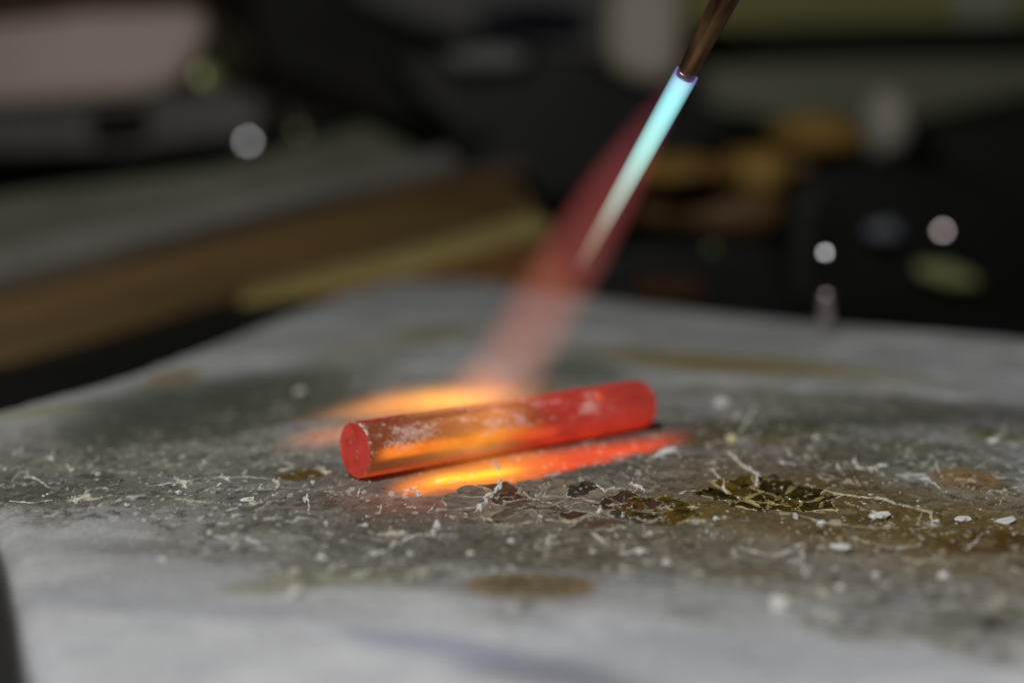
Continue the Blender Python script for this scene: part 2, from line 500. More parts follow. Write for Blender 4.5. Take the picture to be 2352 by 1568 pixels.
RIDGES = [
    ([(1132, 1058), (1147, 1082)], .03, .05), ([(1149, 1100), (1140, 1132), (1112, 1156), (1080, 1181)], .05, .06), ([(942, 1121), (964, 1142)], .03, .05),
    ([(739, 1074), (753, 1092), (768, 1080)], .028, .06), ([(835, 1117), (827, 1141)], .028, .05), ([(706, 1137), (708, 1162), (709, 1188)], .02, .03),
    ([(1661, 1039), (1679, 1050), (1701, 1071), (1742, 1089), (1735, 1106)], .035, .05), ([(1629, 1078), (1661, 1104), (1674, 1124)], .022, .035),
    ([(1888, 1122), (1942, 1131), (2024, 1141), (2089, 1157), (2139, 1168), (2148, 1190)], .030, .035), ([(1909, 1144), (1942, 1131)], .02, .03),
    ([(1823, 1179), (1888, 1197), (2010, 1204), (2082, 1204), (2164, 1193)], .018, .02), ([(2222, 1251), (2247, 1226), (2267, 1214)], .018, .02),
    ([(2312, 980), (2281, 1016)], .04, .06), ([(1960, 1048), (1972, 1072), (2024, 1073), (2037, 1062)], .030, .04), ([(1845, 1256), (1840, 1292), (1854, 1318)], .03, .03),
    ([(398, 1096), (414, 1113), (432, 1131)], .042, .06), ([(514, 1030), (470, 1060), (462, 1077)], .022, .04), ([(510, 1092), (514, 1104), (530, 1110)], .022, .04),
    ([(122, 1036), (118, 1058)], .03, .05), ([(62, 1080), (66, 1097), (91, 1105), (117, 1119)], .022, .03), ([(286, 1101), (269, 1118), (232, 1123)], .022, .03),
    ([(323, 1124), (389, 1120), (489, 1101), (621, 1099)], .012, .015), ([(630, 1101), (641, 1122)], .026, .04), ([(705, 1138), (702, 1158)], .02, .035),
    ([(153, 1066), (167, 1084)], .02, .03), ([(1189, 1127), (1221, 1140), (1266, 1156), (1291, 1164), (1333, 1156), (1354, 1159)], .026, .035),
    ([(1368, 1117), (1389, 1135), (1421, 1120)], .03, .04), ([(1449, 1109), (1481, 1128)], .03, .04), ([(1105, 1181), (1133, 1198)], .035, .05),
    ([(1171, 1210), (1238, 1188), (1330, 1195), (1376, 1174), (1386, 1156)], .028, .035), ([(961, 1221), (897, 1254), (827, 1283)], .035, .02),
    ([(1251, 1246), (1280, 1226)], .022, .03), ([(1355, 1222), (1391, 1246)], .022, .03), ([(1452, 1190), (1497, 1196), (1531, 1186)], .018, .03),
    ([(2100, 1090), (2133, 1095), (2158, 1112)], .018, .025), ([(2268, 1062), (2240, 1078)], .018, .03), ([(1786, 1060), (1830, 1066)], .02, .03),
    ([(1925, 1055), (1928, 1074)], .02, .03), ([(2150, 1060), (2158, 1084)], .018, .03), ([(880, 1158), (872, 1178)], .018, .03), ([(560, 1168), (520, 1176), (490, 1180)], .016, .02),
    ([(20, 1150), (70, 1156), (120, 1150)], .012, .018), ([(190, 1118), (160, 1124)], .016, .02), ([(1000, 1160), (985, 1180)], .016, .03), ([(1560, 1128), (1600, 1120)], .018, .02),
    ([(28, 1050), (55, 1032)], .03, .05), ([(1700, 1000), (1722, 960), (1740, 930)], .035, .05), ([(2010, 1240), (2060, 1252), (2120, 1240)], .016, .02),
    ([(1420, 1268), (1470, 1262)], .03, .03), ([(560, 1240), (600, 1250)], .02, .02), ([(1700, 1253), (1760, 1268), (1800, 1266), (1858, 1240)], .022, .02),
]
for i, (pp, ww, hh) in enumerate(RIDGES):
    ridge(pp, ww * .6, hh * .6, i + 1, m_fib_tan if i in (8, 10, 20, 25, 28, 29, 33) else m_fib)


# --- crust flakes (scab of burnt flux) and glassy flux blobs, cell by cell
def clip_poly(poly, n, c):
    out = []
    for i in range(len(poly)):
        a, b = poly[i], poly[(i + 1) % len(poly)]
        da = a[0] * n[0] + a[1] * n[1] - c; db = b[0] * n[0] + b[1] * n[1] - c
        if da <= 0: out.append(a)
        if (da < 0) != (db < 0) and da != db:
            t = da / (da - db); out.append((a[0] + (b[0] - a[0]) * t, a[1] + (b[1] - a[1]) * t))
    return out


def flake_field(cu, cv, ru, rv, n, name, mat_fn, seed, dome, thick, shrink, tilt, rim_mat):
    r = random.Random(seed)
    pts = []
    while len(pts) < n:
        a = r.uniform(-1, 1); bb = r.uniform(-1, 1)
        if a * a + bb * bb > 1: continue
        p = G(cu + a * ru, cv + bb * rv + a * ru * .05)
        if all((Vector((p.x - q[0], (p.y - q[1]) * .8)).length > .16) for q in pts): pts.append((p.x, p.y))
        elif r.random() < .02: pts.append((p.x, p.y))
    for i, pc in enumerate(pts):
        poly = [(pc[0] + .38 * math.cos(k * .5236), pc[1] + .48 * math.sin(k * .5236)) for k in range(12)]
        for j, qc in enumerate(pts):
            if i == j: continue
            nn = (qc[0] - pc[0], qc[1] - pc[1]); mid = ((pc[0] + qc[0]) / 2, (pc[1] + qc[1]) / 2)
            poly = clip_poly(poly, nn, nn[0] * mid[0] + nn[1] * mid[1])
            if len(poly) < 3: break
        if len(poly) < 3: continue
        cx = sum(p[0] for p in poly) / len(poly); cy = sum(p[1] for p in poly) / len(poly)
        # ragged rim
        rim = []
        for k in range(len(poly)):
            a, b_ = poly[k], poly[(k + 1) % len(poly)]
            for t in (0, .25, .5, .75):
                x = a[0] + (b_[0] - a[0]) * t; y = a[1] + (b_[1] - a[1]) * t
                s = shrink + .10 * mn.noise(Vector((x * 9, y * 9, seed)))
                ox_ = .11 * mn.noise(Vector((x * 5, y * 5, seed + 9))) + .05 * mn.noise(Vector((x * 17, y * 17, seed + 3)))
                oy_ = .13 * mn.noise(Vector((x * 5, y * 5, seed + 19))) + .05 * mn.noise(Vector((x * 17, y * 17, seed + 7)))
                rim.append((cx + (x - cx) * s + ox_, cy + (y - cy) * s + oy_))
        z0 = zat(cx, cy); tx, ty = r.uniform(-tilt, tilt), r.uniform(-tilt, tilt) + tilt * .4
        bm = bmesh.new(); rings = []
        for s, dz, wv in ((1.03, -thick, 0), (1.0, dome, 1), (.90, dome * 1.02, 1), (.80, dome * .35, .3), (.5, 0.004, 0)):
            ring = []
            for (x, y) in rim:
                X = cx + (x - cx) * s; Y = cy + (y - cy) * s
                z = zat(X, Y) + .003 + dz + tx * (X - cx) + ty * (Y - cy) + .006 * mn.noise(Vector((X * 12, Y * 12, 1)))
                z += wv * dome * 1.5 * mn.noise(Vector((X * 5, Y * 5, seed + 4)))
                ring.append(bm.verts.new((X, Y, z)))
            rings.append(ring)
        cvx = bm.verts.new((cx, cy, z0 + .004 + .005 * mn.noise(Vector((cx * 7, cy * 7, 0)))))
        m = len(rim)
        for ri, (A, Bq) in enumerate(zip(rings[:-1], rings[1:])):
            for k in range(m):
                f = bm.faces.new((A[k], A[(k + 1) % m], Bq[(k + 1) % m], Bq[k]))
                if ri < 2 and mn.noise(Vector((A[k].co.x * 4, A[k].co.y * 4, seed))) > (-.05 if 'crust' in name else -.02): f.material_index = 1
        for k in range(m): bm.faces.new((rings[-1][k], rings[-1][(k + 1) % m], cvx))
        o = child(from_bm(name, bm, mat_fn(r, cx, cy), None, smooth=True))
        o.data.materials.append(rim_mat)


m_fib_rim = simple_mat('pale_flake_rim', (.36, .32, .25), (.16, .13, .10), rough=.8, scale=8, bump=.5)
m_rim_tan = simple_mat('amber_flake_rim', (.44, .37, .19), (.20, .14, .045), rough=.5, scale=8, bump=.5)
m_scab = [simple_mat('burnt_flux_brown', (.075, .038, .026), (.03, .02, .015), rough=.42, scale=9, bump=.8),
          simple_mat('burnt_flux_umber', (.12, .085, .055), (.045, .035, .025), rough=.5, scale=9, bump=.8),
          simple_mat('burnt_flux_black', (.028, .022, .018), (.06, .05, .04), rough=.4, scale=9, bump=.8),
          simple_mat('burnt_flux_tan', (.21, .185, .14), (.10, .075, .05), rough=.6, scale=6, bump=.8),
          simple_mat('burnt_flux_grey', (.17, .15, .12), (.09, .075, .06), rough=.6, scale=9, bump=.8)]
m_glass = [simple_mat('olive_flux_glass', (.050, .036, .008), (.016, .012, .004), rough=.16, scale=7, bump=.5, spec=.8),
           simple_mat('amber_flux_glass', (.11, .072, .012), (.035, .022, .006), rough=.18, scale=7, bump=.5, spec=.8)]
flake_field(1275, 1163, 178, 29, 30, 'crust_flake', lambda r, x, y: m_scab[r.choice((0, 0, 1, 1, 2, 3, 3, 4, 4))], 5, .006, .03, .88, .02, m_fib_rim)
flake_field(1762, 1134, 84, 17, 14, 'flux_blob', lambda r, x, y: m_glass[r.choice((0, 0, 1))], 9, .010, .03, .84, .02, m_rim_tan)
flake_field(1510, 1173, 26, 9, 4, 'flux_blob', lambda r, x, y: m_glass[1], 19, .010, .03, .84, .02, m_rim_tan)
0 and flake_field(712, 1091, 48, 9, 5, 'flux_blob', lambda r, x, y: m_glass[r.choice((0, 1))], 29, .010, .05, .95, .03, m_rim_tan)

# --- fine dust nobody could count
bm = bmesh.new()
r = random.Random(31)
for k in range(1900):
    u = r.uniform(-60, 2420); v = r.choice((r.uniform(1010, 1330), r.uniform(1040, 1260), r.uniform(880, 1420)))
    p = G(u, v)
    if not (6 < p.y < 24): continue
    if mn.noise(Vector((p.x * 1.3, p.y * 1.0, 4))) < .08 and r.random() < .86: continue
    s = r.uniform(.005, .014) * (1.7 if r.random() < .08 else 1)
    z = zat(p.x, p.y)
    M = Matrix.Translation((p.x, p.y, z + s * .4)) @ Matrix.Rotation(r.uniform(0, 6.3), 4, 'Z') @ Matrix.Rotation(r.uniform(0, 1), 4, 'X') @ Matrix.Diagonal((s * r.uniform(.6, 1.8), s * r.uniform(.6, 1.4), s * r.uniform(.4, .8), 1))
    bmesh.ops.create_icosphere(bm, subdivisions=1, radius=1, matrix=M)
dust = from_bm('ash_dust', bm, m_fib, None, smooth=False)
tag(dust, 'fine whitish ash dust scattered over the scorched board', 'dust', kind='stuff')

# --- single white chips lying on the board
m_chip = simple_mat('white_refractory_chip', (.62, .62, .60), (.46, .45, .42), rough=.9, scale=10, bump=.4)
m_chip_y = simple_mat('cream_refractory_chip', (.62, .56, .38), (.5, .42, .24), rough=.8, scale=10, bump=.4)
m_chip_d = simple_mat('dark_clinker', (.03, .028, .022), (.06, .05, .03), rough=.6, scale=10, bump=.6)


def chip(px, py, w, h, label, seed, mat=None, ang=0., name='white_chip', cat='chip'):
    """w, h: size in picture pixels at its distance"""
    p = onb(px, py + h * .35)
    dist = p.y
    sx = w / FPX * dist / 2; sz = max(h / FPX * dist / 2, .012)
    bm = bmesh.new()
    bmesh.ops.create_icosphere(bm, subdivisions=2, radius=1)
    for v in bm.verts:
        n = 1 + .75 * mn.noise(v.co * 1.5 + Vector((seed * 5.1, 0, 0))) + .40 * mn.noise(v.co * 3.5 + Vector((0, seed * 2.3, 0)))
        v.co = Vector((v.co.x * n * sx, v.co.y * n * max(sx * .75, sz), max(v.co.z * n, -.6) * sz))
    o = from_bm(name, bm, mat or m_chip, None, smooth=False)
    o.rotation_euler = (0, math.radians(ang), random.Random(seed).uniform(-.5, .5))
    o.location = (p.x, p.y, p.z + sz * .55)
    tag(o, label, cat, 'loose chips lying on the board')
    return o


CH = [
    (1657, 920, 30, 28, 'round white chip on the board behind and right of the rod, blurred'),
    (1694, 955, 22, 18, 'small pale chip just right of the rod\'s rounded far end'),
    (1532, 1040, 58, 20, 'flat white chip at the right tip of the red glow in front of the rod'),
    (1513, 1054, 26, 14, 'small white chip tucked under the flat chip at the tip of the red glow'),
    (1755, 1159, 17, 11, 'bright white crumb at the lower edge of the olive glassy flux'),
    (2024, 1068, 28, 14, 'off-white chip at the end of the short white tear right of the olive flux'),
    (2021, 1176, 58, 13, 'long flat pale chip beneath the long crack at right'),
    (2211, 1176, 48, 13, 'long bright white chip near the right edge, right of the crack\'s end'),
    (2304, 1180, 56, 8, 'thin white sliver nearest the right edge of the board'),
    (2147, 1185, 22, 22, 'white nub where the long crack ends at right'),
    (1828, 1183, 16, 16, 'small upright white crumb below the olive glassy flux'),
    (1888, 1199, 20, 14, 'cream crumb on the faint crack below the olive flux'),
    (1645, 1193, 16, 12, 'small pale crumb left of and below the olive flux'),
    (1931, 1247, 56, 13, 'blurred pale sliver on the brown stain at lower right'),
    (2168, 1308, 32, 30, 'blurred white lump at lower right of the board'),
    (1530, 1289, 22, 20, 'soft pale crumb up and right of the round brown stain'),
    (2012, 1305, 24, 22, 'blurred pale crumb left of the white lump at lower right'),
    (1931, 1341, 28, 20, 'faint blurred chip between the big white clump and the lump at lower right'),
    (1797, 1372, 66, 40, 'biggest white clump on the board, blurred at lower right'),
    (166, 1080, 13, 11, 'tiny white crumb at the left end of the dark oval stain'),
    (226, 1089, 15, 9, 'white crumb lying on the small dark oval stain at left'),
    (176, 1150, 12, 16, 'white upright crumb below the dark oval stain, near the left edge'),
    (290, 1167, 11, 14, 'small white crumb left of the forked white fleck'),
    (410, 1141, 15, 13, 'white crumb just under the forked white fleck at left'),
    (505, 1122, 10, 10, 'round white grain between the forked fleck and the pill-shaped chip'),
    (570, 1152, 34, 9, 'small pill-shaped white chip lying flat left of the rod'),
    (719, 1107, 12, 13, 'white crumb below the olive puddle left of the rod\'s end'),
    (748, 1204, 12, 16, 'upright pale crumb on the grey board below the rod\'s near end'),
    (481, 1228, 16, 18, 'blurred whitish crumb at lower left, above the grey streaks'),
    (679, 1358, 34, 32, 'round blurred white grain alone on clean ceramic at lower left'),
    (373, 1290, 26, 12, 'faint pale crumb in the blurred grey streaks at lower left'),
    (737, 1284, 26, 18, 'faint round crumb above the round blurred grain'),
    (1004, 1203, 18, 22, 'tilted white chip in front of the orange glow'),
    (996, 1219, 15, 14, 'white crumb touching the lower end of the tilted chip'),
    (839, 1205, 11, 12, 'small white grain left of the tilted chip in front of the glow'),
    (1172, 1240, 20, 14, 'bright blurred crumb directly above the round brown stain\'s left half'),
    (1258, 1244, 14, 13, 'blurred crumb above the middle of the round brown stain'),
    (1080, 1265, 17, 14, 'faint crumb up and left of the round brown stain'),
    (1361, 1262, 18, 15, 'soft crumb above the right end of the round brown stain'),
    (1470, 1262, 38, 20, 'wide blurred pale chip up and right of the round brown stain'),
    (1377, 1174, 15, 16, 'white chip standing in the middle of the brown crust'),
    (1430, 1186, 9, 11, 'small bright crumb at the right side of the brown crust'),
    (1493, 1229, 14, 18, 'pale upright crumb below the yellow flux beads'),
    (943, 1269, 18, 14, 'faint crumb in the long pale streak in front of the glow'),
    (690, 879, 30, 18, 'soft pale chip on the dark stain behind the rod at left'),
    (1875, 1008, 22, 16, 'blurred pale crumb on the far right, beyond the olive flux'),
    (2280, 1015, 26, 18, 'whitish knob by the right edge at mid board'),
]
for i, (u, v, ww, hh, lab) in enumerate(CH):
    chip(u, v, ww * .92, hh * .9, lab, i + 1, ang=-12 if i in (2, 6, 7, 8) else (-50 if i == 32 else 0))
chip(1679, 1010, 24, 26, 'cream glassy bead on the dark stain right of the rod', 71, m_chip_y)
chip(1776, 1090, 26, 15, 'black cinder lump above the olive glassy flux', 72, m_chip_d, name='cinder', cat='cinder')
chip(2281, 1432, 34, 28, 'blurred dark cinder on clean ceramic at the lower right corner', 73, m_chip_d, name='cinder', cat='cinder')
chip(1886, 1218, 24, 10, 'small dark cinder below the faint crack at right', 74, m_chip_d, name='cinder', cat='cinder')

# ------------------------------------------------------------------ glowing rod
RAD = .30
AZ = math.radians(50)
near_c = W(815, 1033, 14.8)
rod_z = near_c.z
L = 4.30
nr, na = 300, 160
axis = Vector((math.sin(AZ), math.cos(AZ), -.004)).normalized()
fil_n, fil_f = .016, .13
prof = []                                            # (u along, r, is_end)
for k in range(14): prof.append((0., (RAD - fil_n) * k / 13., 1))
for k in range(1, 7):
    a = k / 6 * math.pi / 2; prof.append((fil_n - fil_n * math.cos(a), RAD - fil_n + fil_n * math.sin(a), 0))
for k in range(1, nr): prof.append((fil_n + (L - fil_n - fil_f) * k / nr, RAD, 0))
for k in range(0, 15):
    a = k / 14 * math.pi / 2; prof.append((L - fil_f + fil_f * math.sin(a), RAD - fil_f + fil_f * math.cos(a), 0))
for k in range(1, 8): prof.append((L, (RAD - fil_f) * (1 - k / 7.), 0))
pu = np.array([a[0] for a in prof]); pr = np.array([a[1] for a in prof]); pe = np.array([a[2] for a in prof])
th = np.arange(na) / na * 2 * math.pi
UU, TH = np.meshgrid(pu, th, indexing='ij'); RR = np.meshgrid(pr, th, indexing='ij')[0]
# local frame: X = axis, Y = left-hand horizontal, Z = up
side = Vector((0, 0, 1)).cross(axis).normalized(); upv = axis.cross(side)
lx = UU; ly = RR * np.cos(TH); lz = RR * np.sin(TH)
END = pe[:, None] > 0
nz1 = (fbm(np.where(END, RR * np.cos(TH) + 31.37, UU * .42), np.where(END, RR * np.sin(TH) + 4.6, TH * RAD), 9, 6, 201) - .5) * 1.15; nz2 = fbm(UU + 40, TH * RAD, 42, 3, 211) - .5
onside = (RR > RAD * .93)
bumpv = (nz1 * .010 + nz2 * .008) * onside
ly = ly + bumpv * np.cos(TH); lz = lz + bumpv * np.sin(TH)
# angle seen from the camera: v=0 at the top outline, 1 at the lower outline
phi_view = math.atan2((C_ - near_c).dot(upv), (C_ - near_c).dot(side))
dphi = (TH - phi_view + math.pi) % (2 * math.pi) - math.pi
# camera is on the -side direction: rising angle goes up or down depending on the frame
sgn = -1 if math.sin(phi_view + .5) > math.sin(phi_view) else 1
vv = .5 + .5 * np.sin(np.clip(sgn * dphi, -math.pi / 2, math.pi / 2))
uu = UU / L
red = np.array([.40, .033, .023]); redlow = np.array([.52, .030, .012]); orange = np.array([1.0, .23, .02]); brown = np.array([.17, .045, .015])
amber = np.array([.62, .21, .055])
E = np.empty(UU.shape + (3,)); E[:] = red
def mixE(m, c):
    global E
    E = E * (1 - m[..., None]) + np.array(c) * m[..., None]
wn = nz1 * .16 + nz2 * .10
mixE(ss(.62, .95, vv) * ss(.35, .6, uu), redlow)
mid = ss(.60, .38, uu + wn * .9 + .12 * (vv - .5)) * (1 - pe[:, None] * 1.0)
mixE(mid, brown)
mixE(mid * np.exp(-((uu - .36) / .17) ** 2) * ss(.08, .22, vv), amber)  # orange reflection of the flame, put into the rod's emission
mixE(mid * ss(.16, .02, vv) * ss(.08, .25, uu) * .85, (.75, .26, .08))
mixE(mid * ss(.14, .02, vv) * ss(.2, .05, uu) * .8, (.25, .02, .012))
stripe = ss(.50, .62, vv + wn * .5 - .0 * uu) * ss(.80, .70, vv + wn * .2)  # reflection of the glowing board, painted as an emitting stripe
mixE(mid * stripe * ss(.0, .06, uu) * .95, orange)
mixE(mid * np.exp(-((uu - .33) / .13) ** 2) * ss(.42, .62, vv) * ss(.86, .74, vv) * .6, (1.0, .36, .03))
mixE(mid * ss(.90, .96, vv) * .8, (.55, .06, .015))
mixE(ss(.40, .48, uu) * ss(.64, .52, uu) * ss(.6, .7, vv) * ss(.88, .78, vv) * .6, (.95, .12, .02))
mixE(np.exp(-((uu - .775) / .006) ** 2 - ((vv - .23) / .05) ** 2), (1.3, .16, .03))
E *= (.86 + .5 * nz1)[..., None]
ox = ss(.08, .34, nz1 + .55 * nz2 + .17 * np.exp(-((uu - .10) / .07) ** 2 - ((vv - .36) / .2) ** 2) + .13 * np.exp(-((uu - .50) / .06) ** 2 - ((vv - .3) / .22) ** 2)
        + .12 * np.exp(-((uu - .58) / .12) ** 2 - ((vv - .52) / .12) ** 2) - .06) * onside
ox *= ss(.95, .75, uu) * ss(.75, .6, vv)
streak = ss(.10, .2, fbm(UU * .8 + 9, TH * RAD * 3, 6, 4, 221) - .5) * ss(.4, .5, uu) * ss(.9, .7, uu) * np.exp(-((vv - .5) / .16) ** 2)
ox = np.clip(ox + streak * .8 + ss(.24, .32, nz2) * onside * ss(.6, .5, uu) * .5, 0, 1)
ox = ox * .78
rim = 1.15 * np.exp(-((UU - .014) / .012) ** 2) * (RR > RAD * .95) * np.clip(.45 + 4. * nz2, 0, 1) * (np.sin(TH) > -.8)
ox = np.clip(ox + rim, 0, 1)
endspk = (pe[:, None] > 0) * (RR > .035) * ss(.93, .97, vnoise(RR * np.cos(TH) * 26, RR * np.sin(TH) * 26, 5)) * .5
ox = np.clip(ox + endspk, 0, 1)
E *= (1 - .5 * ox)[..., None]
E *= (.82 + .18 * ss(1.0, .8, uu))[..., None]

nu = len(prof)
co = np.stack([lx, ly, lz], -1).reshape(-1, 3)
idx = np.arange(nu * na).reshape(nu, na)
q = np.stack([idx[:-1], np.roll(idx[:-1], -1, 1), np.roll(idx[1:], -1, 1), idx[1:]], -1).reshape(-1, 4)
me = bpy.data.meshes.new('glowing_rod')
me.from_pydata(co.tolist(), [], q.tolist())
add_attr(me, 'emitted_colour', E, np.ones(nu * na, bool)); add_attr(me, 'oxide', ox[..., None], np.ones(nu * na, bool))
me.validate()
mr_, nt, out = mat_new('red_hot_metal')
p = N(nt, 'ShaderNodeBsdfPrincipled')
a2 = N(nt, 'ShaderNodeAttribute', attribute_name='emitted_colour'); a3 = N(nt, 'ShaderNodeAttribute', attribute_name='oxide')
tc = N(nt, 'ShaderNodeTexCoord'); ns = N(nt, 'ShaderNodeTexNoise'); ns.inputs['Scale'].default_value = 28; ns.inputs['Detail'].default_value = 4
nt.links.new(tc.outputs['Object'], ns.inputs['Vector'])
oxf = M_(nt, 'MULTIPLY', a3.outputs['Fac'], M_(nt, 'MULTIPLY_ADD', ns.outputs[0], 1.6, .1, clamp=True), clamp=True)
mx = N(nt, 'ShaderNodeMix', data_type='RGBA'); nt.links.new(oxf, mx.inputs[0]); mx.inputs[6].default_value = (.07, .018, .012, 1); mx.inputs[7].default_value = (.62, .52, .48, 1)
nt.links.new(mx.outputs[2], p.inputs['Base Color'])
nt.links.new(M_(nt, 'MULTIPLY_ADD', oxf, -.2, .35), p.inputs['Metallic'])
nt.links.new(M_(nt, 'MULTIPLY_ADD', oxf, .25, .42), p.inputs['Roughness'])
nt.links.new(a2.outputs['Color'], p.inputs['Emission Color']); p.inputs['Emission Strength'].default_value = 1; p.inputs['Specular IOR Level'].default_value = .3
b = N(nt, 'ShaderNodeBump'); b.inputs['Strength'].default_value = .5; b.inputs['Distance'].default_value = .012
nt.links.new(ns.outputs[0], b.inputs['Height']); nt.links.new(b.outputs[0], p.inputs['Normal'])
nt.links.new(p.outputs[0], out.inputs[0])
rod = link('glowing_rod', me, mr_)
rz = zat(near_c.x + axis.x * 2, near_c.y + axis.y * 2)
rod.matrix_world = Matrix(((axis.x, side.x, upv.x, near_c.x), (axis.y, side.y, upv.y, near_c.y), (axis.z, side.z, upv.z, near_c.z), (0, 0, 0, 1)))
tag(rod, 'short round metal rod glowing red hot, lying on the grey board', 'metal rod')
print('ROD z', near_c.z, 'board under rod', rz)

# ------------------------------------------------------------------ torch and flame
tip = W(1574, 176, 14.2)
foot = W(1135, 925, 15.6)
fdir = (foot - tip).normalized()
tb = W(1712, -95, 13.4)                                # the tube runs up to the right, out of the frame
tdir = (tb - tip).normalized()


def frame_from(origin, d):
    x = d.cross(Vector((0, 1, 0))).normalized(); y = d.cross(x).normalized()
    return Matrix(((x.x, y.x, d.x, origin.x), (x.y, y.y, d.y, origin.y), (x.z, y.z, d.z, origin.z), (0, 0, 0, 1)))


def lathe(profile, seg=48, caps=True):
    bm = bmesh.new(); rings = []
    for (z, r_) in profile:
        rings.append([bm.verts.new((r_ * math.cos(2 * math.pi * k / seg), r_ * math.sin(2 * math.pi * k / seg), z)) for k in range(seg)])
    for a, b_ in zip(rings[:-1], rings[1:]):
        for k in range(seg): bm.faces.new((a[k], a[(k + 1) % seg], b_[(k + 1) % seg], b_[k]))
    if caps:
        bm.faces.new(rings[0]); bm.faces.new(rings[-1])
    return bm


m_cu, nt, out = mat_new('heat_tarnished_copper')
p = N(nt, 'ShaderNodeBsdfPrincipled'); p.inputs['Metallic'].default_value = .85
tc = N(nt, 'ShaderNodeTexCoord'); ns = N(nt, 'ShaderNodeTexNoise'); ns.inputs['Scale'].default_value = 5; ns.inputs['Detail'].default_value = 4
mp_ = N(nt, 'ShaderNodeMapping'); mp_.inputs['Scale'].default_value = (1, 1, .3)
nt.links.new(tc.outputs['Object'], mp_.inputs[0]); nt.links.new(mp_.outputs[0], ns.inputs['Vector'])
cr = N(nt, 'ShaderNodeValToRGB'); cr.color_ramp.elements[0].position = .35; cr.color_ramp.elements[0].color = (.09, .045, .022, 1)
cr.color_ramp.elements[1].position = .68; cr.color_ramp.elements[1].color = (.42, .25, .13, 1)
e = cr.color_ramp.elements.new(.5); e.color = (.22, .125, .065, 1)
nt.links.new(ns.outputs[0], cr.inputs[0]); nt.links.new(cr.outputs[0], p.inputs['Base Color'])
nt.links.new(M_(nt, 'MULTIPLY_ADD', ns.outputs[0], .4, .14), p.inputs['Roughness'])
b = N(nt, 'ShaderNodeBump'); b.inputs['Strength'].default_value = .25; b.inputs['Distance'].default_value = .01
ns2 = N(nt, 'ShaderNodeTexNoise'); ns2.inputs['Scale'].default_value = 30; nt.links.new(tc.outputs['Object'], ns2.inputs['Vector'])
nt.links.new(ns2.outputs[0], b.inputs['Height']); nt.links.new(b.outputs[0], p.inputs['Normal'])
nt.links.new(p.outputs[0], out.inputs[0])
m_brass = simple_mat('dark_brass_fitting', (.25, .17, .07), (.14, .09, .04), rough=.35, metal=.9, scale=5)

torch = empty('torch_nozzle', tip)
tag(torch, 'thin tarnished copper torch tube reaching in from the top edge', 'torch')
fm = frame_from(tip, tdir)
tube = from_bm('tube', lathe([(.0, .07), (.0, .094), (.03, .100), (.35, .112), (.8, .128), (1.4, .148), (4.5, .19)], 64), m_cu)
tube.matrix_world = fm
lip = from_bm('nozzle_lip', lathe([(-.012, .070), (-.016, .085), (-.010, .100), (.02, .104), (.05, .103), (.05, .09)], 48, caps=False), m_cu)
lip.matrix_world = fm
fit = from_bm('fitting', lathe([(4.4, .2), (4.4, .34), (4.5, .36), (5.3, .36), (5.4, .34), (5.4, .3), (9.5, .32)], 6), m_brass, smooth=False)
fit.matrix_world = fm
for o in (tube, lip, fit):
    mw = o.matrix_world.copy(); o.parent = torch; o.matrix_parent_inverse = Matrix.Translation(-torch.location); o.matrix_basis = mw


def flame_mat(name, r0, r1, Lf, ramp, power, density, shape=1.0, wob=.12):
    """emission that thins towards the rim; radius goes from r0 to r1 over length Lf along local Z"""
    m, nt, out = mat_new(name)
    tc = N(nt, 'ShaderNodeTexCoord'); sp = N(nt, 'ShaderNodeSeparateXYZ'); nt.links.new(tc.outputs['Object'], sp.inputs[0])
    x, y, z = sp.outputs
    t = M_(nt, 'DIVIDE', z, Lf, clamp=True)
    Rz = M_(nt, 'MULTIPLY_ADD', M_(nt, 'POWER', M_(nt, 'SUBTRACT', 1.0, t, clamp=True), shape), r0 - r1, r1)
    rr = M_(nt, 'SQRT', M_(nt, 'ADD', M_(nt, 'MULTIPLY', x, x), M_(nt, 'MULTIPLY', y, y)))
    rho = M_(nt, 'DIVIDE', rr, Rz)
    fall = M_(nt, 'POWER', M_(nt, 'SUBTRACT', 1.0, M_(nt, 'POWER', rho, 2.0), clamp=True), power)
    mp = N(nt, 'ShaderNodeMapping'); mp.inputs['Scale'].default_value = (1, 1, .22); nt.links.new(tc.outputs['Object'], mp.inputs[0])
    ns = N(nt, 'ShaderNodeTexNoise'); ns.inputs['Scale'].default_value = 3.2; ns.inputs['Detail'].default_value = 2; nt.links.new(mp.outputs[0], ns.inputs['Vector'])
    nz = M_(nt, 'MULTIPLY_ADD', ns.outputs[0], wob * 4, 1 - wob * 2)
    cr = N(nt, 'ShaderNodeValToRGB'); els = cr.color_ramp.elements
    els[0].position = ramp[0][0]; els[0].color = (*ramp[0][1], 1); els[1].position = ramp[-1][0]; els[1].color = (*ramp[-1][1], 1)
    for (pos, c) in ramp[1:-1]:
        e = els.new(pos); e.color = (*c, 1)
    nt.links.new(t, cr.inputs[0])
    em = N(nt, 'ShaderNodeEmission'); nt.links.new(cr.outputs[0], em.inputs[0])
    # keep the brightness along the view constant although the path gets longer as the cone widens
    st = M_(nt, 'MULTIPLY', M_(nt, 'MULTIPLY', fall, nz), M_(nt, 'DIVIDE', density, Rz))
    nt.links.new(st, em.inputs[1]); nt.links.new(em.outputs[0], out.inputs['Volume'])
    return m


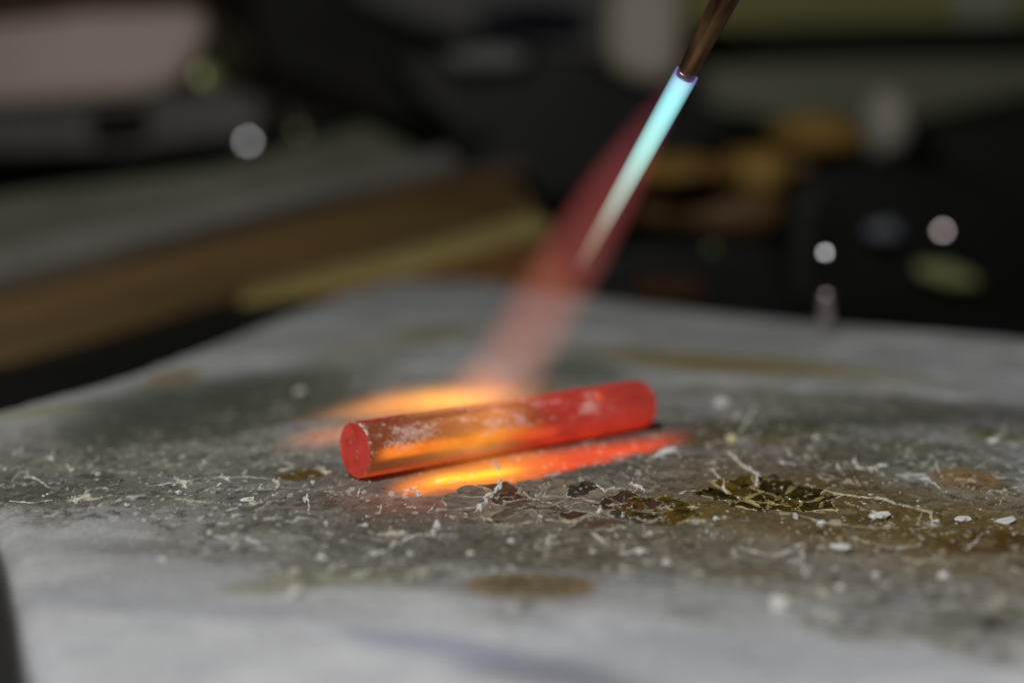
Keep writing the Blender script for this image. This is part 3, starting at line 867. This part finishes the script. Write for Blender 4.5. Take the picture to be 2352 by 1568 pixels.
flame = empty('torch_flame', tip)
tag(flame, 'torch flame with cyan inner cone and red plume blowing onto the rod', 'flame')
Lc = (W(1325, 625, 14.9) - tip).length
cdir = (W(1325, 625, 14.9) - tip).normalized()
cm = flame_mat('inner_cone_gas', .132, .115, Lc, [(0, (.40, .36, 1.0)), (.035, (.42, .80, 1.0)), (.12, (.36, .92, .97)), (.35, (.34, .76, .70)), (.55, (.27, .42, .36)), (.78, (.12, .12, .09)), (1, (0, 0, 0))], .35, .68, wob=.04)
cone = from_bm('inner_cone', lathe([(-.05, .125), (.02, .132), (Lc, .115)], 48), cm); cone.matrix_world = frame_from(tip + cdir * -.0, cdir)
Lp = (foot - tip).length
pdir = (W(1130, 907, 15.4) - W(1553, 188, 14.25)).normalized(); p0 = W(1553, 188, 14.25)
pm = flame_mat('outer_plume_gas', .16, .52, Lp * 1.0, [(0, (.02, .006, .014)), (.10, (.10, .016, .026)), (.28, (.26, .050, .052)), (.5, (.31, .074, .060)), (.7, (.34, .085, .060)), (.88, (.34, .11, .06)), (1, (.30, .09, .04))], 1.05, .40, shape=3.0, wob=.10)
plume = from_bm('outer_plume', lathe([(Lp * k / 20, .52 - .36 * (1 - k / 20) ** 3) for k in range(21)], 48), pm); plume.matrix_world = frame_from(p0, pdir)
# where the plume spreads out over the board behind the rod


def blob(name, c, rx, ry, rz_, rotz, colr, dens):
    m, nt, out = mat_new(name + '_gas')
    tc = N(nt, 'ShaderNodeTexCoord'); ln = N(nt, 'ShaderNodeVectorMath', operation='LENGTH'); nt.links.new(tc.outputs['Object'], ln.inputs[0])
    fall = M_(nt, 'POWER', M_(nt, 'SUBTRACT', 1.0, M_(nt, 'POWER', ln.outputs['Value'], 2.0), clamp=True), 1.6)
    ns = N(nt, 'ShaderNodeTexNoise'); ns.inputs['Scale'].default_value = 2.2; nt.links.new(tc.outputs['Object'], ns.inputs['Vector'])
    em = N(nt, 'ShaderNodeEmission'); em.inputs[0].default_value = (*colr, 1)
    nt.links.new(M_(nt, 'MULTIPLY', M_(nt, 'MULTIPLY', fall, M_(nt, 'MULTIPLY_ADD', ns.outputs[0], 1.2, .4)), dens), em.inputs[1])
    nt.links.new(em.outputs[0], out.inputs['Volume'])
    bm = bmesh.new(); bmesh.ops.create_uvsphere(bm, u_segments=32, v_segments=16, radius=1)
    o = from_bm(name, bm, m)
    o.matrix_world = Matrix.Translation(c) @ Matrix.Rotation(rotz, 4, 'Z') @ Matrix.Diagonal((rx, ry, rz_, 1))
    return o


sp1 = blob('spreading_flame', W(1010, 915, 16.4), .85, .8, .15, math.radians(12), (1.0, .32, .08), .30)
sp2 = blob('spreading_flame', W(1105, 890, 15.7), .55, .5, .40, 0, (.9, .32, .18), .40)
sp3 = blob('spreading_flame', W(790, 1000, 15.3), .75, .5, .12, math.radians(20), (1.0, .26, .07), .22)
for o in (cone, plume, sp1, sp2, sp3):
    mw = o.matrix_world.copy(); o.parent = flame; o.matrix_parent_inverse = Matrix.Translation(-flame.location); o.matrix_basis = mw

# ------------------------------------------------------------------ workbench and the blurred things behind
BZ = -1.38
GAIN = 1.45


def box_bm(x0, x1, y0, y1, z0, z1, bev=.15):
    bm = bmesh.new(); bmesh.ops.create_cube(bm, size=1)
    for v in bm.verts: v.co = Vector(((x0 + x1) / 2 + v.co.x * (x1 - x0), (y0 + y1) / 2 + v.co.y * (y1 - y0), (z0 + z1) / 2 + v.co.z * (z1 - z0)))
    if bev: bmesh.ops.bevel(bm, geom=list(bm.edges), offset=bev, segments=3, affect='EDGES', profile=.5)
    return bm


m_bench = simple_mat('black_bench_mat', (.012, .012, .011), (.006, .006, .006), rough=.7, scale=.6)
m_wall = simple_mat('dim_workshop_wall', (.055, .05, .045), (.03, .03, .028), rough=.9, scale=.03)
bench = from_bm('workbench', box_bm(-160, 160, -25, 160, BZ - 5, BZ, 0), m_bench, smooth=False); tag(bench, 'dark workbench under the board', kind='structure')
wall = from_bm('wall', box_bm(-220, 220, 190, 194, BZ - 60, 200, 0), m_wall, smooth=False); tag(wall, 'dim wall far behind the bench', kind='structure')


def prism(name, pts, depth, thick, mat, bev=None, parent=None, down=False):
    """solid whose front outline stands at its own distance and whose body runs back by its real thickness"""
    bm = bmesh.new()
    F = []
    for q in pts:
        d = q[2] if len(q) > 2 else depth
        F.append(W(q[0], q[1], d))
    fv = [bm.verts.new(v) for v in F]; bv = [bm.verts.new(v + Vector((v.x / v.y * thick * .3, thick, 0))) for v in F]
    n = len(F)
    bm.faces.new(fv); bm.faces.new(bv[::-1])
    for k in range(n): bm.faces.new((fv[k], fv[(k + 1) % n], bv[(k + 1) % n], bv[k]))
    if bev: bmesh.ops.bevel(bm, geom=list(bm.edges), offset=bev, segments=3, affect='EDGES', profile=.5)
    return from_bm(name, bm, mat, parent, smooth=False)


# wooden block with a ledge coloured as catching light, grey slab on it
m_wood = simple_mat('oiled_brown_wood', (.105, .064, .023), (.065, .038, .013), rough=.6, scale=.5, stretch=(.3, .3, 3))
m_wood2 = simple_mat('lit_ledge_wood', (.25, .2, .075), (.18, .135, .046), rough=.6, scale=.5, stretch=(.3, .3, 3))  # lighter colour stands for light caught by the edge
m_slabg = simple_mat('grey_stone_slab', (.13, .135, .095), (.09, .092, .065), rough=.7, scale=.3)
m_slabl = simple_mat('pale_slab_edge', (.155, .152, .14), (.12, .118, .105), rough=.7, scale=.3)
m_dark = simple_mat('dark_brown_wood', (.075, .055, .04), (.05, .037, .028), rough=.7, scale=.3)
m_blk = simple_mat('black_enamel', (.006, .006, .005), (.010, .010, .009), rough=.5, scale=.3)
m_blk2 = simple_mat('dull_black_rubber', (.022, .021, .019), (.010, .010, .009), rough=.75, scale=.2)
wb = empty('wooden_block', G(600, 800, BZ)); tag(wb, 'long brown wooden block with lit yellowish ledge behind the left side of the board', 'wood block')


def kid(o, par):
    o.parent = par; o.matrix_parent_inverse = Matrix.Translation(-par.location); return o


kid(prism('block_body', [(-160, 735, 31), (0, 690, 32), (500, 553, 37), (900, 440, 42), (1130, 395, 47), (1210, 440, 47), (1270, 560, 46), (1240, 640, 44), (600, 745, 36), (0, 880, 31), (-160, 920, 30)], 35, 9, m_wood, .15), wb)
kid(prism('ledge', [(540, 688, 34), (900, 592, 38), (1230, 498, 42), (1270, 520, 42), (1260, 545, 42), (900, 642, 37.6), (700, 690, 35), (560, 712, 33.6)], 35, 3, m_wood2, .12), wb)
kid(prism('lower_board', [(560, 712, 33.6), (900, 642, 37), (1260, 545, 41), (1330, 680, 40), (900, 760, 36), (540, 760, 33)], 35, 8, simple_mat('reddish_wood', (.13, .06, .015), (.08, .035, .01), rough=.6), .1), wb)
sl = empty('stone_slab', W(400, 560, 44)); tag(sl, 'grey stone slab resting on the brown wooden block, blurred', 'slab')
kid(prism('slab_edge', [(-160, 612, 38), (0, 565, 39), (500, 462, 44), (850, 385, 48), (1030, 340, 51), (1060, 385, 51), (900, 425, 48), (500, 522, 43.5), (0, 640, 38.5), (-160, 680, 38)], 40, 10, m_slabl, .2), sl)
kid(prism('slab_top', [(-160, 490, 48), (0, 450, 49), (500, 400, 53), (780, 300, 56), (900, 265, 58), (1010, 290, 59), (1060, 380, 58), (850, 430, 55), (500, 480, 52), (0, 610, 48), (-160, 640, 48)], 50, 12, m_slabg, .2), sl)
dk = prism('dark_strip', [(-160, 680, 36), (0, 640, 37), (500, 515, 41), (900, 420, 46), (1200, 365, 50), (1230, 400, 50), (900, 455, 46), (500, 565, 40.5), (0, 712, 36), (-160, 750, 35.5)], 40, 8, m_dark, .15); kid(dk, wb)

# black block added at left in place of the shadowed gap
bt = prism('shade_gap_block', [(-200, 915, 28.5), (0, 862, 29.5), (300, 782, 31), (520, 722, 32), (680, 716, 32), (760, 730, 32), (760, 800, 31), (-200, 1000, 27)], 30, 6, m_blk, .15)
tag(bt, 'black block added for the shadowed gap between wooden block and board at left', 'shade block')

GAIN = 2.6
# pale box at top left
m_box = simple_mat('pinkish_grey_card', (.34, .275, .24), (.27, .22, .19), rough=.8, scale=.06)
pb = empty('cardboard_box', W(200, 240, 78)); tag(pb, 'pale pinkish grey box with rounded corner, out of focus at upper left', 'box')
kid(prism('box_front', [(-200, 60), (200, 30), (440, 10), (478, 40), (465, 110), (400, 200), (330, 222), (-200, 262)], 62, 20, m_box, .8), pb)
kid(prism('box_lid', [(-200, 20), (150, -20), (420, -30), (440, 2), (180, 22), (-200, 52)], 61.6, 21, simple_mat('reddish_brown_lid', (.055, .025, .018), (.03, .02, .015)), .3), pb)
kid(prism('box_plinth', [(-200, 268), (330, 230), (520, 190), (620, 240), (600, 320), (300, 345), (-200, 370)], 60.5, 18, simple_mat('charcoal_card', (.052, .048, .044), (.035, .033, .03)), .5), pb)
kid(prism('dark_blot', [(205, 258), (330, 246), (348, 300), (310, 322), (205, 325)], 60, 4, simple_mat('dark_brown_blot', (.010, .007, .004)), .3), pb)  # dark brown patch on the plinth front
# blackish rail under it
rl = prism('steel_rail', [(-200, 385), (300, 372), (700, 345), (720, 400), (500, 425), (-200, 450)], 66, 5, m_blk2, .3); tag(rl, 'dark steel rail below the pale box at left', 'rail')
# grey tools on the slab
gb = prism('flat_file', [(440, 300), (560, 282), (720, 262), (740, 300), (700, 330), (440, 345)], 70, 3, simple_mat('dull_grey_steel', (.14, .14, .11), (.10, .10, .08), rough=.5), .3); tag(gb, 'blurred flat grey steel file lying behind the bright pin head', 'file')

GAIN = 2.25
# black clamp across the middle
bc = empty('bench_clamp', W(1150, 330, 52)); tag(bc, 'big black bench clamp with slanting arm behind the flame', 'clamp')
kid(prism('clamp_body', [(870, 130), (960, 105), (1180, 95), (1300, 125), (1480, 190), (1560, 240), (1700, 262), (1700, 335), (1520, 345), (1420, 400), (1300, 470), (1235, 480), (1120, 400), (1000, 300)], 52, 7, m_blk, .4), bc)
kid(prism('clamp_arm', [(575, -60), (700, -60), (900, 60), (1060, 150), (1260, 430), (1250, 500), (1180, 450), (1020, 310), (930, 240), (640, 170), (560, 80)], 54, 5, m_blk2, .4), bc)
kid(prism('clamp_jaw', [(1010, 120), (1150, 100), (1230, 125), (1190, 160), (1040, 160)], 51, 3, simple_mat('worn_grey_paint', (.06, .062, .052), (.05, .05, .045)), .3), bc)
kid(prism('clamp_shank', [(930, 150), (990, 170), (1130, 300), (1090, 330), (960, 220)], 51, 2, simple_mat('worn_black_paint', (.049, .047, .046), (.03, .03, .03)), .3), bc)
kid(prism('clamp_screw', [(1480, 545), (1700, 560), (1800, 660), (1560, 680), (1500, 600)], 50, 5, m_blk, .3), bc)

# top centre
m_greyc = simple_mat('grey_plastic', (.13, .13, .125), (.10, .10, .095), scale=.05)
gc = empty('grey_storage_box', W(1200, 40, 95)); tag(gc, 'grey box with a dark blue label at the top centre, blurred', 'storage box')
kid(prism('box_shell', [(760, -120), (1420, -120), (1430, 140), (1200, 110), (960, 60), (820, 0)], 95, 18, m_greyc, .6), gc)
kid(prism('blue_label', [(1090, 30), (1220, 5), (1350, 20), (1350, 88), (1200, 98), (1100, 76)], 94.4, .3, simple_mat('dark_blue_paper', (.018, .018, .045), (.014, .014, .03)), .1), gc)
bp = prism('beige_post', [(1425, -120), (1560, -120), (1575, 60), (1560, 180), (1500, 200), (1400, 160), (1395, 40)], 68, 8, simple_mat('beige_paint', (.30, .27, .215), (.25, .225, .17), scale=.05), .8)
tag(bp, 'pale beige post at top centre, left of the torch tube', 'post')

# right side
ol_ = empty('green_tool_cabinet', W(2000, 60, 110)); tag(ol_, 'olive green tool cabinet filling the blurred upper right', 'cabinet')
kid(prism('cabinet_top', [(1560, -150), (2700, -150), (2700, 40), (2100, 60), (1700, 70), (1570, 60)], 86, 25, simple_mat('olive_paint', (.19, .175, .055), (.15, .145, .06), scale=.04), .6), ol_)
kid(prism('cabinet_door', [(2180, -60), (2330, -60), (2340, 60), (2200, 80)], 85.4, 2, simple_mat('pale_green_paint', (.22, .25, .16), (.18, .2, .14), scale=.05), .5), ol_)
kid(prism('cabinet_band', [(1700, 62), (2700, 40), (2700, 140), (2000, 150), (1720, 130)], 84.5, 20, simple_mat('deep_green_paint', (.028, .032, .022), (.02, .022, .018)), .4), ol_)  # solid dark green band between top and shelf
kid(prism('cabinet_shelf', [(1560, 150), (2000, 140), (2700, 130), (2700, 170), (2352, 215), (2050, 290), (1900, 300), (1560, 240)], 82, 14, simple_mat('grey_green_paint', (.135, .14, .10), (.105, .11, .08), scale=.04), .5), ol_)
kid(prism('cabinet_side', [(2120, 290), (2700, 200), (2700, 520), (2300, 480), (2180, 400)], 78, 10, simple_mat('dark_green_paint', (.045, .05, .035), (.03, .032, .024), scale=.05), .5), ol_)
m_och = simple_mat('ochre_leather', (.13, .078, .013), (.085, .046, .009), scale=.4, rough=.7)
m_och2 = simple_mat('brown_leather', (.075, .038, .012), (.045, .022, .008), scale=.4, rough=.7)
lg = empty('leather_glove', W(1700, 400, 60)); tag(lg, 'crumpled ochre and brown leather glove behind the clamp at right', 'glove')


def lump(name, px, py, d, rx, ry, thick, mat, par, seed):
    c = W(px, py, d); bm = bmesh.new(); bmesh.ops.create_icosphere(bm, subdivisions=3, radius=1)
    sx = rx / FPX * d; sz = ry / FPX * d
    for v in bm.verts:
        n = 1 + .25 * mn.noise(v.co * 1.4 + Vector((seed, 0, 0))); v.co = Vector((v.co.x * sx * n, v.co.y * thick * n, v.co.z * sz * n)) + c
    o = from_bm(name, bm, mat)
    return kid(o, par) if par else o


lump('glove_finger', 1570, 395, 46, 120, 42, 2, m_och, lg, 1); lump('glove_thumb', 1730, 400, 47, 90, 70, 2, m_och, lg, 2)
lump('glove_palm', 1870, 315, 47.5, 110, 62, 2.5, m_och, lg, 3); lump('glove_cuff', 1690, 480, 48.5, 230, 78, 3, m_och2, lg, 4); lump('glove_fold', 1840, 420, 49, 150, 95, 3, m_och2, lg, 5)
kn = lump('grey_oval', 2030, 290, 66, 52, 82, 2, simple_mat('pale_grey_oval', (.30, .285, .25), (.26, .24, .21), scale=.3), None, 6)  # pale grey oval, identity not known
tag(kn, 'oval pale grey shape above the black canister at right', 'oval shape')
cn = empty('black_canister', W(2080, 560, 44)); tag(cn, 'large black rounded canister behind the right side of the board', 'canister')
kid(prism('canister_body', [(1800, 470), (1840, 400), (1950, 365), (2150, 370), (2350, 430), (2700, 480), (2700, 860), (1780, 860)], 44, 12, m_blk, .8), cn)
kid(prism('canister_glint', [(2105, 605), (2180, 605), (2235, 630), (2255, 655), (2180, 655), (2112, 632)], 43.4, .3, simple_mat('olive_yellow_glint', (.14, .145, .06), (.10, .105, .045)), .08), cn)  # olive highlight on the canister, built as a coloured piece
lump('canister_sheen', 2030, 532, 43.2, 38, 22, .4, simple_mat('bluish_grey_sheen', (.09, .105, .125), (.05, .06, .07)), cn, 7)  # bluish highlight on the canister, built as a coloured lump
tb_ = prism('black_tool_roll', [(1330, 590), (1500, 555), (1800, 560), (1880, 860), (1300, 860)], 40, 8, m_blk, .4); tag(tb_, 'black tool roll on the bench right behind the board', 'tool roll')
rdp = prism('copper_offcut', [(1450, 640), (1600, 630), (1640, 700), (1460, 700)], 39, 1, simple_mat('dark_copper', (.045, .018, .007), (.03, .014, .006), rough=.5), .15); tag(rdp, 'dim dark copper offcut just behind the far edge of the board', 'metal offcut')

# small polished heads that catch the lamp
m_steel = simple_mat('polished_steel', (.75, .75, .77), (.65, .65, .68), rough=.3, metal=1.0, scale=3, bump=0)
m_steel2 = simple_mat('warm_polished_steel', (.78, .68, .66), (.7, .6, .6), rough=.3, metal=1.0, scale=3, bump=0)
m_brassg = simple_mat('greenish_brass', (.30, .32, .16), (.25, .26, .12), rough=.4, metal=1.0, scale=3, bump=0)


def pin(px, py, d, rpx, mat, label, shank=2.0, gain=0.):
    c = W(px, py, d)
    n = ((C_ - c).normalized() + (LAMP - c).normalized()).normalized()
    if gain: n = (n + Vector((gain, 0, 0))).normalized()
    rr = rpx / FPX * d
    t = empty('steel_pin', c); tag(t, label, 'pin', 'polished pins and screw heads glinting behind the board')
    h = from_bm('pin_head', lathe([(-.25 * rr, .9 * rr), (-.1 * rr, rr), (.0, rr), (.06 * rr, .9 * rr), (.10 * rr, .5 * rr), (.115 * rr, .1 * rr)], 24), mat)
    h.matrix_world = Matrix.Translation(c) @ n.to_track_quat('Z', 'Y').to_matrix().to_4x4()
    s = from_bm('pin_shank', lathe([(-shank * rr, .35 * rr), (-.2 * rr, .4 * rr)], 16), mat)
    s.matrix_world = h.matrix_world
    for o in (h, s):
        mw = o.matrix_world.copy(); o.parent = t; o.matrix_parent_inverse = Matrix.Translation(-t.location); o.matrix_basis = mw


pin(570, 325, 55, 13, m_steel, 'brightest round steel pin head, above the grey slab at left')
pin(485, 175, 53, 34, m_brassg, 'dim greenish brass screw head beside the pale box', gain=.29)
pin(690, 300, 60, 11, m_brassg, 'faint grey screw head right of the brightest pin', gain=.15)
pin(1895, 580, 25.5, 7, m_steel, 'round steel pin head above the upright glinting pin at right', 3)
pin(2165, 530, 36, 9, m_steel2, 'pinkish steel pin head on the black canister', 1)
pin(1638, 570, 38, 9, m_brassg, 'faint bluish screw head on the tool roll', 1, gain=.35)
pin(640, 115, 70, 10, m_steel2, 'very dim pinkish screw head on the clamp arm', 1, gain=.5)
# upright glinting rod under the pin
up_ = empty('upright_pin', W(1895, 760, 26)); tag(up_, 'short upright polished pin standing behind the board\'s far edge', 'pin')
c0 = W(1895, 770, 26)
o = from_bm('pin_stem', lathe([(0, .11), (.75, .11), (.82, .08)], 24), m_steel2); o.matrix_world = Matrix.Translation(c0)
mw = o.matrix_world.copy(); o.parent = up_; o.matrix_parent_inverse = Matrix.Translation(-up_.location); o.matrix_basis = mw
